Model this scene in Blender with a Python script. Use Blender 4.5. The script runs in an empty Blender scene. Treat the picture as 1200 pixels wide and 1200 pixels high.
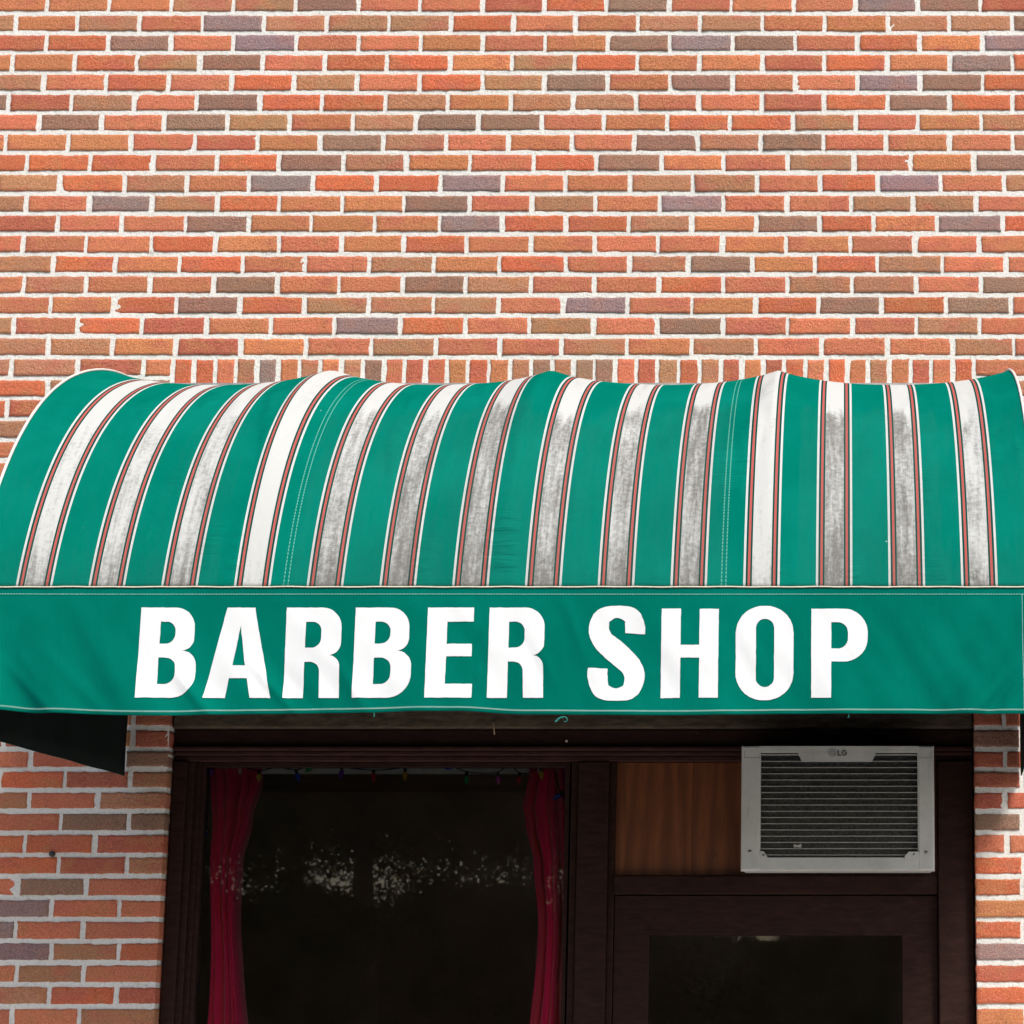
import bpy, bmesh, math, random
from mathutils import Vector, Matrix, noise
from mathutils.geometry import tessellate_polygon
random.seed(7)
S = bpy.context.scene
COL = S.collection
# ------------------------------------------------------------------ survey: camera set-up and the measured facade
F, TH, D, CZ, PX, PY = 2880.0, math.atan(582 / 2880.0), 7.55, 1.6, 990.0, 600.0
CT, ST = math.cos(TH), math.sin(TH)

def W(x, y, Y=0.0):
    """survey point (photo pixel) on the vertical plane Y -> world X, Z"""
    dx, dy = (x - PX) / F, (PY - y) / F
    dY, dZ = CT - dy * ST, ST + dy * CT
    t = (Y + D) / dY
    return dx * t, CZ + dZ * t

def WX(x, y, Y=0.0): return W(x, y, Y)[0]
def WZ(y, Y=0.0): return W(PX, y, Y)[1]

# ------------------------------------------------------------------ mesh helpers
class MB:
    def __init__(s): s.v = []; s.f = []; s.uv = None
    def box(s, x0, x1, y0, y1, z0, z1, bev=0.0):
        if x0 > x1: x0, x1 = x1, x0
        if y0 > y1: y0, y1 = y1, y0
        if z0 > z1: z0, z1 = z1, z0
        b = min(bev, (x1 - x0) * .45, (z1 - z0) * .45, (y1 - y0) * .45)
        n = len(s.v)
        if b <= 0:
            s.v += [(x, y, z) for x in (x0, x1) for y in (y0, y1) for z in (z0, z1)]
            for q in ((0, 1, 3, 2), (4, 6, 7, 5), (0, 4, 5, 1), (2, 3, 7, 6), (0, 2, 6, 4), (1, 5, 7, 3)):
                s.f.append(tuple(n + i for i in q))
        else:                                   # bevelled towards -Y (the street side)
            ring = lambda e, y: [(x0 + e, y, z0 + e), (x1 - e, y, z0 + e), (x1 - e, y, z1 - e), (x0 + e, y, z1 - e)]
            rs = [ring(b, y0), ring(b * .3, y0 + b * .3), ring(0, y0 + b), ring(0, y1)]
            for r in rs: s.v += r
            s.f.append((n, n + 1, n + 2, n + 3))
            for k in range(3):
                for i in range(4):
                    j = (i + 1) % 4
                    s.f.append((n + 4 * k + i, n + 4 * (k + 1) + i, n + 4 * (k + 1) + j, n + 4 * k + j))
            s.f.append((n + 15, n + 14, n + 13, n + 12))
        return s
    def tube(s, pts, r, k=8, caps=True):
        pts = [Vector(p) for p in pts]; n0 = len(s.v); m = len(pts)
        up = None
        for i, p in enumerate(pts):
            t = (pts[min(i + 1, m - 1)] - pts[max(i - 1, 0)]).normalized()
            if up is None: up = Vector((0, 0, 1)) if abs(t.z) < .9 else Vector((1, 0, 0))
            a = t.cross(up).normalized(); b = a.cross(t).normalized(); up = b
            rr = r[i] if isinstance(r, (list, tuple)) else r
            for j in range(k):
                w = 2 * math.pi * j / k
                s.v.append(tuple(p + a * (rr * math.cos(w)) + b * (rr * math.sin(w))))
        for i in range(m - 1):
            for j in range(k):
                q = (j + 1) % k
                s.f.append((n0 + i * k + j, n0 + (i + 1) * k + j, n0 + (i + 1) * k + q, n0 + i * k + q))
        if caps:
            s.f.append(tuple(n0 + j for j in range(k)))
            s.f.append(tuple(n0 + (m - 1) * k + j for j in reversed(range(k))))
        return s
    def grid(s, fn, nu, nv):
        n = len(s.v)
        for i in range(nu + 1):
            for j in range(nv + 1): s.v.append(tuple(fn(i / nu, j / nv)))
        for i in range(nu):
            for j in range(nv):
                a = n + i * (nv + 1) + j
                s.f.append((a, a + nv + 1, a + nv + 2, a + 1))
        return s
    def build(s, name, m, parent=None, smooth=False, loc=None):
        me = bpy.data.meshes.new(name); me.from_pydata(s.v, [], s.f); me.update()
        return link(name, me, m, parent, smooth)

def world(o):
    return world(o.parent) @ o.matrix_parent_inverse @ o.matrix_basis if o.parent else o.matrix_basis.copy()

def link(name, me, m, parent=None, smooth=False):
    if m: me.materials.append(m)
    if smooth:
        for p in me.polygons: p.use_smooth = True
    o = bpy.data.objects.new(name, me); COL.objects.link(o)
    if parent:
        o.parent = parent
        o.matrix_parent_inverse = world(parent).inverted()
    return o

def tag(o, label=None, cat=None, group=None, kind=None):
    if label: o['label'] = label
    if cat: o['category'] = cat
    if group: o['group'] = group
    if kind: o['kind'] = kind
    return o

def empty(name, loc, label, cat, group=None):
    o = bpy.data.objects.new(name, None); COL.objects.link(o); o.location = loc; o.empty_display_size = .1
    return tag(o, label, cat, group)

# ------------------------------------------------------------------ material helpers
class NT:
    def __init__(s, name):
        s.m = bpy.data.materials.new(name); s.m.use_nodes = True
        s.t = s.m.node_tree; s.b = s.t.nodes['Principled BSDF']; s.out = s.t.nodes['Material Output']
    def n(s, ty, **kw):
        x = s.t.nodes.new(ty)
        for k, v in kw.items(): setattr(x, k, v)
        return x
    def l(s, a, b): s.t.links.new(a, b)
    def setin(s, sock, v):
        if hasattr(v, 'links'): s.l(v, sock)
        else: sock.default_value = v
    def math(s, op, a, b=0.0, c=None, clamp=False):
        x = s.n('ShaderNodeMath', operation=op); x.use_clamp = clamp
        s.setin(x.inputs[0], a); s.setin(x.inputs[1], b)
        if c is not None: s.setin(x.inputs[2], c)
        return x.outputs[0]
    def mix(s, f, a, b, mode='MIX'):
        x = s.n('ShaderNodeMix', data_type='RGBA', blend_type=mode)
        s.setin(x.inputs[0], f)
        for i, v in ((6, a), (7, b)):
            if hasattr(v, 'links'): s.l(v, x.inputs[i])
            else: x.inputs[i].default_value = (*v[:3], 1)
        return x.outputs[2]
    def noise(s, vec, scale, detail=4, rough=.55, dist=0.0):
        x = s.n('ShaderNodeTexNoise'); x.inputs['Scale'].default_value = scale
        x.inputs['Detail'].default_value = detail; x.inputs['Roughness'].default_value = rough
        x.inputs['Distortion'].default_value = dist
        if vec is not None: s.l(vec, x.inputs['Vector'])
        return x.outputs['Fac']
    def obj(s): return s.n('ShaderNodeTexCoord').outputs['Object']
    def mapping(s, vec, scale=(1, 1, 1), loc=(0, 0, 0), rot=(0, 0, 0)):
        x = s.n('ShaderNodeMapping'); s.l(vec, x.inputs['Vector'])
        x.inputs['Scale'].default_value = scale; x.inputs['Location'].default_value = loc; x.inputs['Rotation'].default_value = rot
        return x.outputs[0]
    def step(s, v, a, b):
        x = s.n('ShaderNodeMapRange'); x.interpolation_type = 'SMOOTHSTEP'
        s.l(v, x.inputs['Value']); x.inputs['From Min'].default_value = a; x.inputs['From Max'].default_value = b
        return x.outputs[0]
    def bump(s, h, dist=.002, strength=1.0, nrm=None):
        x = s.n('ShaderNodeBump'); x.inputs['Distance'].default_value = dist; x.inputs['Strength'].default_value = strength
        s.l(h, x.inputs['Height'])
        if nrm is not None: s.l(nrm, x.inputs['Normal'])
        s.l(x.outputs[0], s.b.inputs['Normal']); return x.outputs[0]
    def base(s, c, rough=.6, metal=0.0, spec=None):
        s.setin(s.b.inputs['Base Color'], c if hasattr(c, 'links') else (*c[:3], 1))
        s.setin(s.b.inputs['Roughness'], rough); s.b.inputs['Metallic'].default_value = metal
        if spec is not None: s.b.inputs['Specular IOR Level'].default_value = spec
        return s

def plain(name, c, rough=.6, var=.15, scale=20, bump=.0006, metal=0.0, spec=None, bscale=None):
    t = NT(name); v = t.obj(); n = t.noise(v, scale, 5)
    dark = tuple(x * (1 - var) for x in c); lite = tuple(min(1, x * (1 + var)) for x in c)
    t.base(t.mix(t.step(n, .3, .7), dark, lite), rough, metal, spec)
    if bump: t.bump(t.noise(v, bscale or scale * 6, 4), bump, .7)
    return t.m

# ---- brick
t = NT('brick'); v = t.obj()
an_ = t.n('ShaderNodeAttribute', attribute_name='bcol'); ac, aa = an_.outputs['Color'], an_.outputs['Alpha']
sd = t.n('ShaderNodeAttribute', attribute_name='bseed')
off = t.n('ShaderNodeVectorMath', operation='MULTIPLY_ADD'); t.l(sd.outputs['Vector'], off.inputs[0]); off.inputs[1].default_value = (37, 37, 37); t.l(v, off.inputs[2])
vv = off.outputs[0]
blot = t.noise(t.mapping(vv, (1, 1, 1.3)), 14, 3, .6, .4)
c = t.mix(t.math('MULTIPLY', t.step(blot, .46, .68), t.math('MULTIPLY', aa, .6)), ac, (.54, .195, .066))
c = t.mix(t.math('MULTIPLY', t.step(t.noise(t.mapping(vv, (1.0, 1, 2.0), (3, 1, 8)), 9, 3), .48, .70), t.math('MULTIPLY', aa, .55)), c, (.54, .10, .075))
fine = t.noise(vv, 260, 4, .7)
c = t.mix(t.step(fine, .28, .72), t.mix(.42, c, (.08, .03, .02)), t.mix(.20, c, (.92, .55, .38)))
mid = t.noise(vv, 115, 5, .7)
c = t.mix(t.math('MULTIPLY', t.step(mid, .48, .72), .45), c, t.mix(.5, c, (.10, .05, .04)))
speck = t.step(t.noise(vv, 150, 3, .6), .66, .72)
c = t.mix(t.math('MULTIPLY', speck, .75), c, (.012, .009, .01))
lime = t.step(t.noise(t.mapping(vv, (1, 1, 1), (9, 4, 2)), 33, 5, .75), .70, .82)
c = t.mix(t.math('MULTIPLY', lime, .35), c, (.72, .66, .6))
t.base(c, .92, 0, .25)
h = t.math('ADD', t.math('MULTIPLY', mid, 1.0), t.math('MULTIPLY', fine, .55))
t.bump(h, .0065, 1.0)
M_BRICK = t.m
# ---- mortar
t = NT('mortar'); v = t.obj()
n1 = t.noise(v, 9, 5, .7); n2 = t.noise(v, 120, 5, .7); n3 = t.noise(v, 45, 5, .75)
c = t.mix(t.step(n2, .25, .75), (.58, .57, .54), (.78, .77, .74))
c = t.mix(t.math('MULTIPLY', t.step(n1, .5, .75), .25), c, (.55, .53, .47))
c = t.mix(t.math('MULTIPLY', t.step(n3, .59, .72), .6), c, (.20, .22, .19))
t.base(c, .95, 0, .2); t.bump(t.math('ADD', n2, n3), .005, .8)
M_MORTAR = t.m

# ---- awning canopy: woven stripes, grime on the white bands
GREEN = (.0003, .128, .094)
t = NT('striped_canvas')
uvn = t.n('ShaderNodeUVMap', uv_map='UVMap').outputs[0]
sp = t.n('ShaderNodeSeparateXYZ'); t.l(uvn, sp.inputs[0]); u, vv = sp.outputs[0], sp.outputs[1]
k = t.math('MINIMUM', t.math('MAXIMUM', t.math('ROUND', u), 0.0), 13.0)
d = t.math('ABSOLUTE', t.math('SUBTRACT', u, k))
px = t.math('MULTIPLY', d, 85.27 / 24.0)
ramp = t.n('ShaderNodeValToRGB'); ramp.color_ramp.interpolation = 'CONSTANT'
els = [(0, (.45, .462, .452)), (11.3 / 24, (.002, .05, .04)), (13.5 / 24, (.37, .085, .075)), (16.2 / 24, (.002, .05, .04)), (18.7 / 24, (.47, .482, .47)), (21.3 / 24, GREEN)]
while len(ramp.color_ramp.elements) < len(els): ramp.color_ramp.elements.new(.5)
for e, (p, cc) in zip(ramp.color_ramp.elements, els): e.position = p; e.color = (*cc, 1)
t.l(px, ramp.inputs[0]); c = ramp.outputs[0]
ob = t.obj()
# grime (weathering with its own shape, densest low on the bands)
dirt = t.n('ShaderNodeAttribute', attribute_name='grime').outputs['Fac']
nA = t.noise(t.mapping(uvn, (7, 5.5, 1)), 1.6, 6, .68); nB = t.noise(ob, 85, 5, .7); nC = t.noise(ob, 260, 4, .65)
g = t.math('ADD', dirt, t.math('MULTIPLY', t.math('SUBTRACT', nA, .5), 1.7))
g = t.math('ADD', g, t.math('MULTIPLY', t.math('SUBTRACT', nB, .5), 1.15))
g = t.math('MULTIPLY', t.step(g, .14, 1.12), .86)
g = t.math('MULTIPLY', g, t.math('ADD', .62, t.math('MULTIPLY', nC, .72)), clamp=True)
inband = t.math('LESS_THAN', px, 11.3 / 24)
instr = t.math('LESS_THAN', px, 21.3 / 24)
gg = t.math('MULTIPLY', g, t.math('ADD', t.math('MULTIPLY', inband, .78), t.math('MULTIPLY', instr, .22)))
gg = t.math('ADD', gg, t.math('MULTIPLY', t.math('SUBTRACT', 1.0, instr), t.math('MULTIPLY', g, .05)))
c = t.mix(gg, c, (.098, .094, .085))
gv = t.math('MULTIPLY', t.step(t.noise(ob, 3.2, 4), .35, .75), .35)      # sun-faded cloth
c = t.mix(t.math('MULTIPLY', gv, t.math('SUBTRACT', 1.0, instr)), c, (.004, .20, .155))
# double-stitched panel seams
for us in (3.46, 9.48):
    for o_ in (-.03, .03):
        dd = t.math('ABSOLUTE', t.math('SUBTRACT', u, us + o_))
        dash = t.math('GREATER_THAN', t.math('FRACT', t.math('MULTIPLY', vv, 150.0)), .28)
        c = t.mix(t.math('MULTIPLY', t.math('MULTIPLY', t.math('LESS_THAN', dd, .0072), dash), .62), c, (.16, .40, .33))
# soil collected along the front seam
soil = t.math('MULTIPLY', t.step(t.math('ADD', vv, t.math('MULTIPLY', nB, .012)), .012, .003), .4)
c = t.mix(soil, c, (.06, .055, .045))
fl = t.step(t.noise(t.mapping(ob, (1, 1, 1), (5, 2, 9)), 60, 1), .835, .85)
c = t.mix(t.math('MULTIPLY', fl, .55), c, (.5, .55, .5))
t.base(c, .9, 0, .0)
wr = t.noise(t.mapping(uvn, (1.1, 62, 1)), 1.0, 3, .5, .5)
wm = t.step(t.noise(t.mapping(uvn, (1.0, 2.5, 1), (3, 7, 0)), 1.15, 2), .50, .68)
weave = t.noise(ob, 700, 2)
t.bump(t.math('ADD', t.math('MULTIPLY', t.math('MULTIPLY', wr, wm), 1.0), t.math('MULTIPLY', weave, .06)), .018, .8)
M_CANOPY = t.m
# ---- plain green canvas (valance, end panels)
t = NT('green_canvas'); v = t.obj()
n = t.noise(v, 2.6, 5, .6); n2 = t.noise(v, 700, 2)
c = t.mix(t.step(n, .35, .75), (.0005, .118, .088), (.0008, .148, .112))
c = t.mix(t.math('MULTIPLY', t.step(t.noise(v, 11, 5, .7), .58, .8), .22), c, (.004, .09, .07))
fl = t.step(t.noise(v, 75, 1), .845, .855); c = t.mix(t.math('MULTIPLY', fl, .6), c, (.02, .05, .04))
t.base(c, .9, 0, .0)
cr = t.noise(t.mapping(v, (9, 1, 3.2), (0, 0, 0), (0, .5, 0)), 1.6, 3, .5, .6)
t.bump(t.math('ADD', t.math('MULTIPLY', cr, 1.0), t.math('MULTIPLY', n2, .05)), .007, .5)
M_GREEN = t.m
M_LETTER = plain('white_sign_paint', (.65, .67, .685), .6, .02, 8, .0006, bscale=500)
M_LINING = plain('black_cloth_backing', (.008, .013, .012), .9, .2, 8, .0006, spec=.1)
M_PIPE = plain('cream_piping', (.62, .58, .45), .6, .08, 40, 0)
M_WPIPE = plain('white_piping', (.62, .61, .58), .6, .08, 40, 0)
M_THREAD = plain('pale_thread', (.30, .50, .46), .8, .1, 90, 0)
M_LOOSE = plain('teal_thread', (.02, .33, .27), .8, .1, 90, 0)
M_STEEL = plain('galvanised_tube', (.35, .35, .34), .45, .15, 30, .0004, .8)
# ---- woods
def darkwood(name, c1, c2, c3=(.09, .075, .06), chips=.73, rough=.55):
    t = NT(name); v = t.obj()
    n = t.noise(t.mapping(v, (2.0, 8, 8)), 9, 6, .65); n2 = t.noise(v, 75, 5, .7)
    c = t.mix(t.step(n, .3, .72), c1, c2)
    chip = t.step(t.noise(v, 58, 3, .6), chips, chips + .03)
    c = t.mix(t.math('MULTIPLY', chip, .8), c, c3)
    t.base(c, max(rough, .7), 0, .12); t.bump(t.math('ADD', n, t.math('MULTIPLY', n2, .6)), .003, .6); return t.m
M_DARK = darkwood('dark_brown_paint', (.017, .007, .0052), (.031, .013, .010))
M_DARK2 = darkwood('reddish_brown_paint', (.031, .012, .010), (.056, .024, .020))
M_ROUGH = darkwood('weathered_fascia_wood', (.045, .033, .022), (.095, .075, .053), (.02, .015, .01), .70, .8)
t = NT('stained_pine'); v = t.obj()
vp = t.mapping(v, (1, 1, .13))
wv = t.n('ShaderNodeTexWave'); wv.wave_type = 'BANDS'; wv.bands_direction = 'X'; t.l(vp, wv.inputs['Vector'])
wv.inputs['Scale'].default_value = 6; wv.inputs['Distortion'].default_value = 7.5; wv.inputs['Detail'].default_value = 4; wv.inputs['Detail Scale'].default_value = 1.6
nn = t.noise(vp, 60, 6, .65)
c = t.mix(wv.outputs['Fac'], (.175, .053, .014), (.115, .032, .009))
c = t.mix(t.math('MULTIPLY', t.step(nn, .35, .7), .55), c, (.07, .019, .007))
kn = t.n('ShaderNodeTexVoronoi'); kn.inputs['Scale'].default_value = 6.5; t.l(t.mapping(v, (1, 1, .75)), kn.inputs['Vector'])
c = t.mix(t.math('MULTIPLY', t.step(kn.outputs['Distance'], .13, .03), .75), c, (.035, .011, .005))
t.base(c, .45, 0, .4); t.bump(nn, .002, .5)
M_PINE = t.m
# ---- appliance
t = NT('grey_beige_plastic'); v = t.obj()
n = t.noise(v, 7, 6, .7); n2 = t.noise(v, 55, 5, .7)
c = t.mix(t.step(n, .35, .75), (.52, .52, .49), (.42, .42, .395))
c = t.mix(t.math('MULTIPLY', t.step(n2, .60, .8), .45), c, (.16, .15, .13))
c = t.mix(t.math('MULTIPLY', t.step(t.noise(t.mapping(v, (14, 14, 1.4)), 5, 4), .58, .8), .28), c, (.22, .205, .18))
t.base(c, .5, 0, .4); t.bump(t.noise(v, 400, 2), .0006, .5)
M_AC = t.m
M_FIN = plain('aluminium_fin', (.40, .39, .36), .5, .2, 60, .0004, .0)
M_GAP = plain('dark_coil', (.10, .098, .092), .7, .4, 150, .002)
M_LOGO = plain('logo_grey', (.075, .075, .075), .5, .05, 60, 0)
M_LOGO2 = plain('emblem_grey', (.24, .24, .235), .45, .05, 60, 0)
M_SCREW = plain('screw_metal', (.25, .25, .24), .35, .1, 60, 0, .8)
# ---- window things
t = NT('window_glass')
for x in list(t.t.nodes):
    if x != t.out: t.t.nodes.remove(x)
tr = t.n('ShaderNodeBsdfTransparent'); tr.inputs[0].default_value = (.95, .96, .95, 1)
gl = t.n('ShaderNodeBsdfGlossy'); gl.inputs['Roughness'].default_value = .012
fr = t.n('ShaderNodeFresnel'); fr.inputs['IOR'].default_value = 1.8
mx = t.n('ShaderNodeMixShader'); t.l(fr.outputs[0], mx.inputs[0]); t.l(tr.outputs[0], mx.inputs[1]); t.l(gl.outputs[0], mx.inputs[2]); t.l(mx.outputs[0], t.out.inputs[0])
M_GLASS = t.m
t = NT('maroon_velvet'); v = t.obj(); n = t.noise(t.mapping(v, (3, 3, .5)), 14, 5)
t.base(t.mix(n, (.88, .015, .10), (1.0, .04, .18)), .85, 0, .2); t.b.inputs['Sheen Weight'].default_value = .3; t.bump(t.noise(v, 300, 3), .001, .5)
M_CURT = t.m
M_ROD = plain('white_rail', (.88, .89, .84), .5, .06, 30, 0)
M_WIRE = plain('dark_green_wire', (.008, .02, .014), .5, .1, 60, 0)
def bulbmat(name, c):
    t = NT(name); n = t.noise(t.obj(), 60, 3)
    t.base(t.mix(n, c, tuple(x * .7 for x in c)), .25, 0, .6); return t.m
M_BULB = {'blue': bulbmat('blue_bulb', (.03, .13, .95)), 'green': bulbmat('green_bulb', (.02, .55, .16)), 'purple': bulbmat('purple_bulb', (.38, .05, .8)),
          'red': bulbmat('red_bulb', (.9, .025, .045)), 'yellow': bulbmat('yellow_bulb', (.95, .55, .05)), 'pink': bulbmat('pink_bulb', (.9, .12, .7))}
M_ROOM = plain('brown_room_wall', (.33, .22, .15), .85, .15, 4, .001)
M_FLOOR = plain('room_floor_tile', (.25, .2, .15), .6, .15, 6, .001)
# ---- ground and street
M_CONC = plain('concrete_pavement', (.56, .545, .52), .9, .15, 3, .003, bscale=60)
M_ASPH = plain('asphalt', (.052, .052, .055), .9, .25, 5, .004, bscale=90)
M_GRASS = plain('far_verge_grass', (.06, .10, .03), .95, .3, 2, .02, bscale=30)
M_LINE = plain('road_paint', (.75, .74, .68), .8, .1, 12, .001)
M_STONE = plain('limestone_coping', (.55, .52, .46), .85, .12, 6, .002)
M_BARK = plain('bark', (.07, .05, .035), .95, .3, 12, .01)
def leafmat(name, c):
    t = NT(name); g = t.n('ShaderNodeNewGeometry').outputs['Random Per Island']
    t.base(t.mix(g, tuple(x * .55 for x in c), tuple(x * 1.4 for x in c)), .6, 0, .3); return t.m
M_LEAF = leafmat('leaves', (.036, .052, .020))
M_BOLT = plain('black_iron', (.02, .02, .02), .5, .2, 60, 0)

# ================================================================== BRICK BUILDING
BLD = empty('brick_building', (-.75, 0, 0), 'red and brown brick shop front with white mortar behind the striped awning', 'building')
PITCH_X = .2032
yl = [203.5, 228, 251.3, 275, 299, 322.5, 346.7, 370.7, 395, 419.5, 443.5, 467.5, 491.5, 516, 540]
zl = [WZ(y) for y in yl]
pu = (zl[0] - zl[9]) / 9
top = []
z = zl[0]
while z < 6.0: z += pu; top.append(z)
lo = [853.3, 878.3, 902, 926, 951, 976, 1002]
zlo = [WZ(y) for y in lo]
pl = (zlo[0] - zlo[-1]) / 6
between = [zl[-1] + (zlo[0] - zl[-1]) * i / 13 for i in range(1, 13)]
below = []
z = zlo[-1]
while z - pl > -.05: z -= pl; below.append(z)
Z = list(reversed(top)) + zl + between + zlo + below           # joint lines from the top down
i0 = len(top)                                                  # Z[i0] is the joint under the first measured row
XL, XR = WX(196.5, 930), WX(1141.5, 930)                       # shop-front opening
ZSOL0, ZSOL1 = zl[9], zl[12]                                   # soldier course
OPEN_TOP = ZSOL1
SX0, SX1 = WX(203, 440), WX(1141, 440)
WALLX0, WALLX1 = -4.7, 2.7
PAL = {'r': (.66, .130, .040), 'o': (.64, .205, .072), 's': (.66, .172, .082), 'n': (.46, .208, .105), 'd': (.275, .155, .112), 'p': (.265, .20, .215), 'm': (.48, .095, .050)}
rows = {   # measured joint positions and the colour of every brick between them
 0: ([33,107,181,255,328,403,477,551,626,700,775,848,923,1001,1067,1141], 'rrrsrdnosrdosnsod'),
 1: ([71,147,220,293,367,442,516,589,663,739,812,888,961,1029,1102,1177], 'nrnoprrpsonnsrpsn'),
 2: ([32,106,179,255,328,402,474,551,624,698,773,848,922,997,1070,1144], 'nspnroodsnspssnns'),
 3: ([69,144,218,293,365,440,516,589,663,737,811,886,961,1024,1098,1175], 'mssdooo'+'prrnodropr'),
 4: ([28,102,178,253,328,401,474,548,623,697,772,847,921,997,1072,1147], 'sssrosoroossoosso'),
 5: ([63,137,211,286,359,433,509,586,663,738,807,882,955,1028,1104,1179], 'nrorosnorsndornss'[:17]),
 6: ([29,102,176,251,326,398,473,547,622,697,773,848,923,998,1074,1150], 'snsodosdnssrsnnsd'),
 7: ([60,133,208,282,357,432,508,584,660,736,811,886,959,1033,1109,1185], 'sordrnnnspsord'+'rds'),
 8: ([17,92,167,243,318,393,469,546,621,696,771,848,923,999,1074,1148], 'nsrmosp'+'rsnsdsssns'),
 9: ([57,132,207,283,359,436,511,586,659,735,810,886,962,1040,1117,1188], 'nnomosnssnonsssns'),
 10: ([15,92,170,203,1141.5,1216], 'nnmsXsr'),
 11: ([57,132,203,1141.5,1180], 'rndXdn'),
 12: ([10,82,160,203,1141.5,1216], 'rmsoXsn'),
 # below the canopy
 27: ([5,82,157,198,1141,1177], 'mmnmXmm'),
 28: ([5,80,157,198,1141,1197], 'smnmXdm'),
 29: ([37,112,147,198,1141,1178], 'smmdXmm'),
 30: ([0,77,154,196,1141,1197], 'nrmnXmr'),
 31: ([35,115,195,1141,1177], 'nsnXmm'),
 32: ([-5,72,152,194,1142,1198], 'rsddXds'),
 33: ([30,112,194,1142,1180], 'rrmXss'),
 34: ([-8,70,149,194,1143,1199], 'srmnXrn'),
}
WEIGHTS = 'rrrssssooonnnnddpm'
bricks = []                                                    # x0,x1,z0,z1,colour,vertical
def addb(x0, x1, z0, z1, ch): bricks.append((x0, x1, z0, z1, ch))
JX, JZ = .0115, .0135
for r in range(len(Z)):
    zt = Z[r - 1] if r else Z[0] + pu
    zb = Z[r]
    if zt < .02: break
    key = r - i0
    if r == 0: continue
    opening = zb < OPEN_TOP - .01
    sold = (zb < ZSOL0 - .01) and (zt > ZSOL1 + .01)
    ymid = None
    if key in rows:
        xs_, cs = rows[key]
        # image row of the middle of this course
        zc = (zt + zb) / 2
        a = math.atan((zc - CZ) / D) - TH
        ymid = PY - F * math.tan(a)
        xs = [WX(x, ymid) for x in xs_]; cs = list(cs)
    else:
        base = -.37 + (PITCH_X / 2 if key % 2 else 0) + random.uniform(-.006, .006)
        xs = [base]; cs = [random.choice(WEIGHTS), random.choice(WEIGHTS)]
    while xs[0] > WALLX0: xs.insert(0, xs[0] - PITCH_X); cs.insert(0, random.choice(WEIGHTS))
    while xs[-1] < WALLX1: xs.append(xs[-1] + PITCH_X); cs.append(random.choice(WEIGHTS))
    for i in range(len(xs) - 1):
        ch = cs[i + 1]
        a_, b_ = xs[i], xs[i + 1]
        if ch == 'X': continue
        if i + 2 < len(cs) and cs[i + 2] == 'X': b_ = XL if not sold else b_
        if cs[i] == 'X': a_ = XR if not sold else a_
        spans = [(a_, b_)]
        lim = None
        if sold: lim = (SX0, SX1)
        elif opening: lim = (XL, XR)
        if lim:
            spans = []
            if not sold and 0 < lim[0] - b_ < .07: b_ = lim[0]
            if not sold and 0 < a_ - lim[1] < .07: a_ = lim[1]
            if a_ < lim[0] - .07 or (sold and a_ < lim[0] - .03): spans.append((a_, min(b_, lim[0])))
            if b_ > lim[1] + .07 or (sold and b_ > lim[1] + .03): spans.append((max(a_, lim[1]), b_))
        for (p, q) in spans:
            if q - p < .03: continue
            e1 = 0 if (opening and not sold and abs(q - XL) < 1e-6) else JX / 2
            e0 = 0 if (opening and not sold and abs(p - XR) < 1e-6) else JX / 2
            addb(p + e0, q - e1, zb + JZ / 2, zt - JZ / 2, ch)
SOLD = 'rrsnponondsmrorondnddsmnrnmomrsronoms' + 'rrms'
ns = 38
for i in range(ns):
    a_ = SX0 + (SX1 - SX0) * i / ns; b_ = SX0 + (SX1 - SX0) * (i + 1) / ns
    addb(a_ + JX / 2, b_ - JX / 2, ZSOL1 + JZ / 2, ZSOL0 - JZ / 2, SOLD[i % len(SOLD)])
# bulkhead bricks below the shop window
XM0, XM1 = WX(667, 960, .05), WX(722, 960, .05)
zz = .02
kk = 0
while zz + pl < .74:
    x = XL + (.1 if kk % 2 else 0)
    while x < XM0 - .02:
        addb(x + JX / 2, min(x + PITCH_X, XM0) - JX / 2, zz + JZ / 2, zz + pl - JZ / 2, random.choice(WEIGHTS)); x += PITCH_X
    zz += pl; kk += 1

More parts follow.
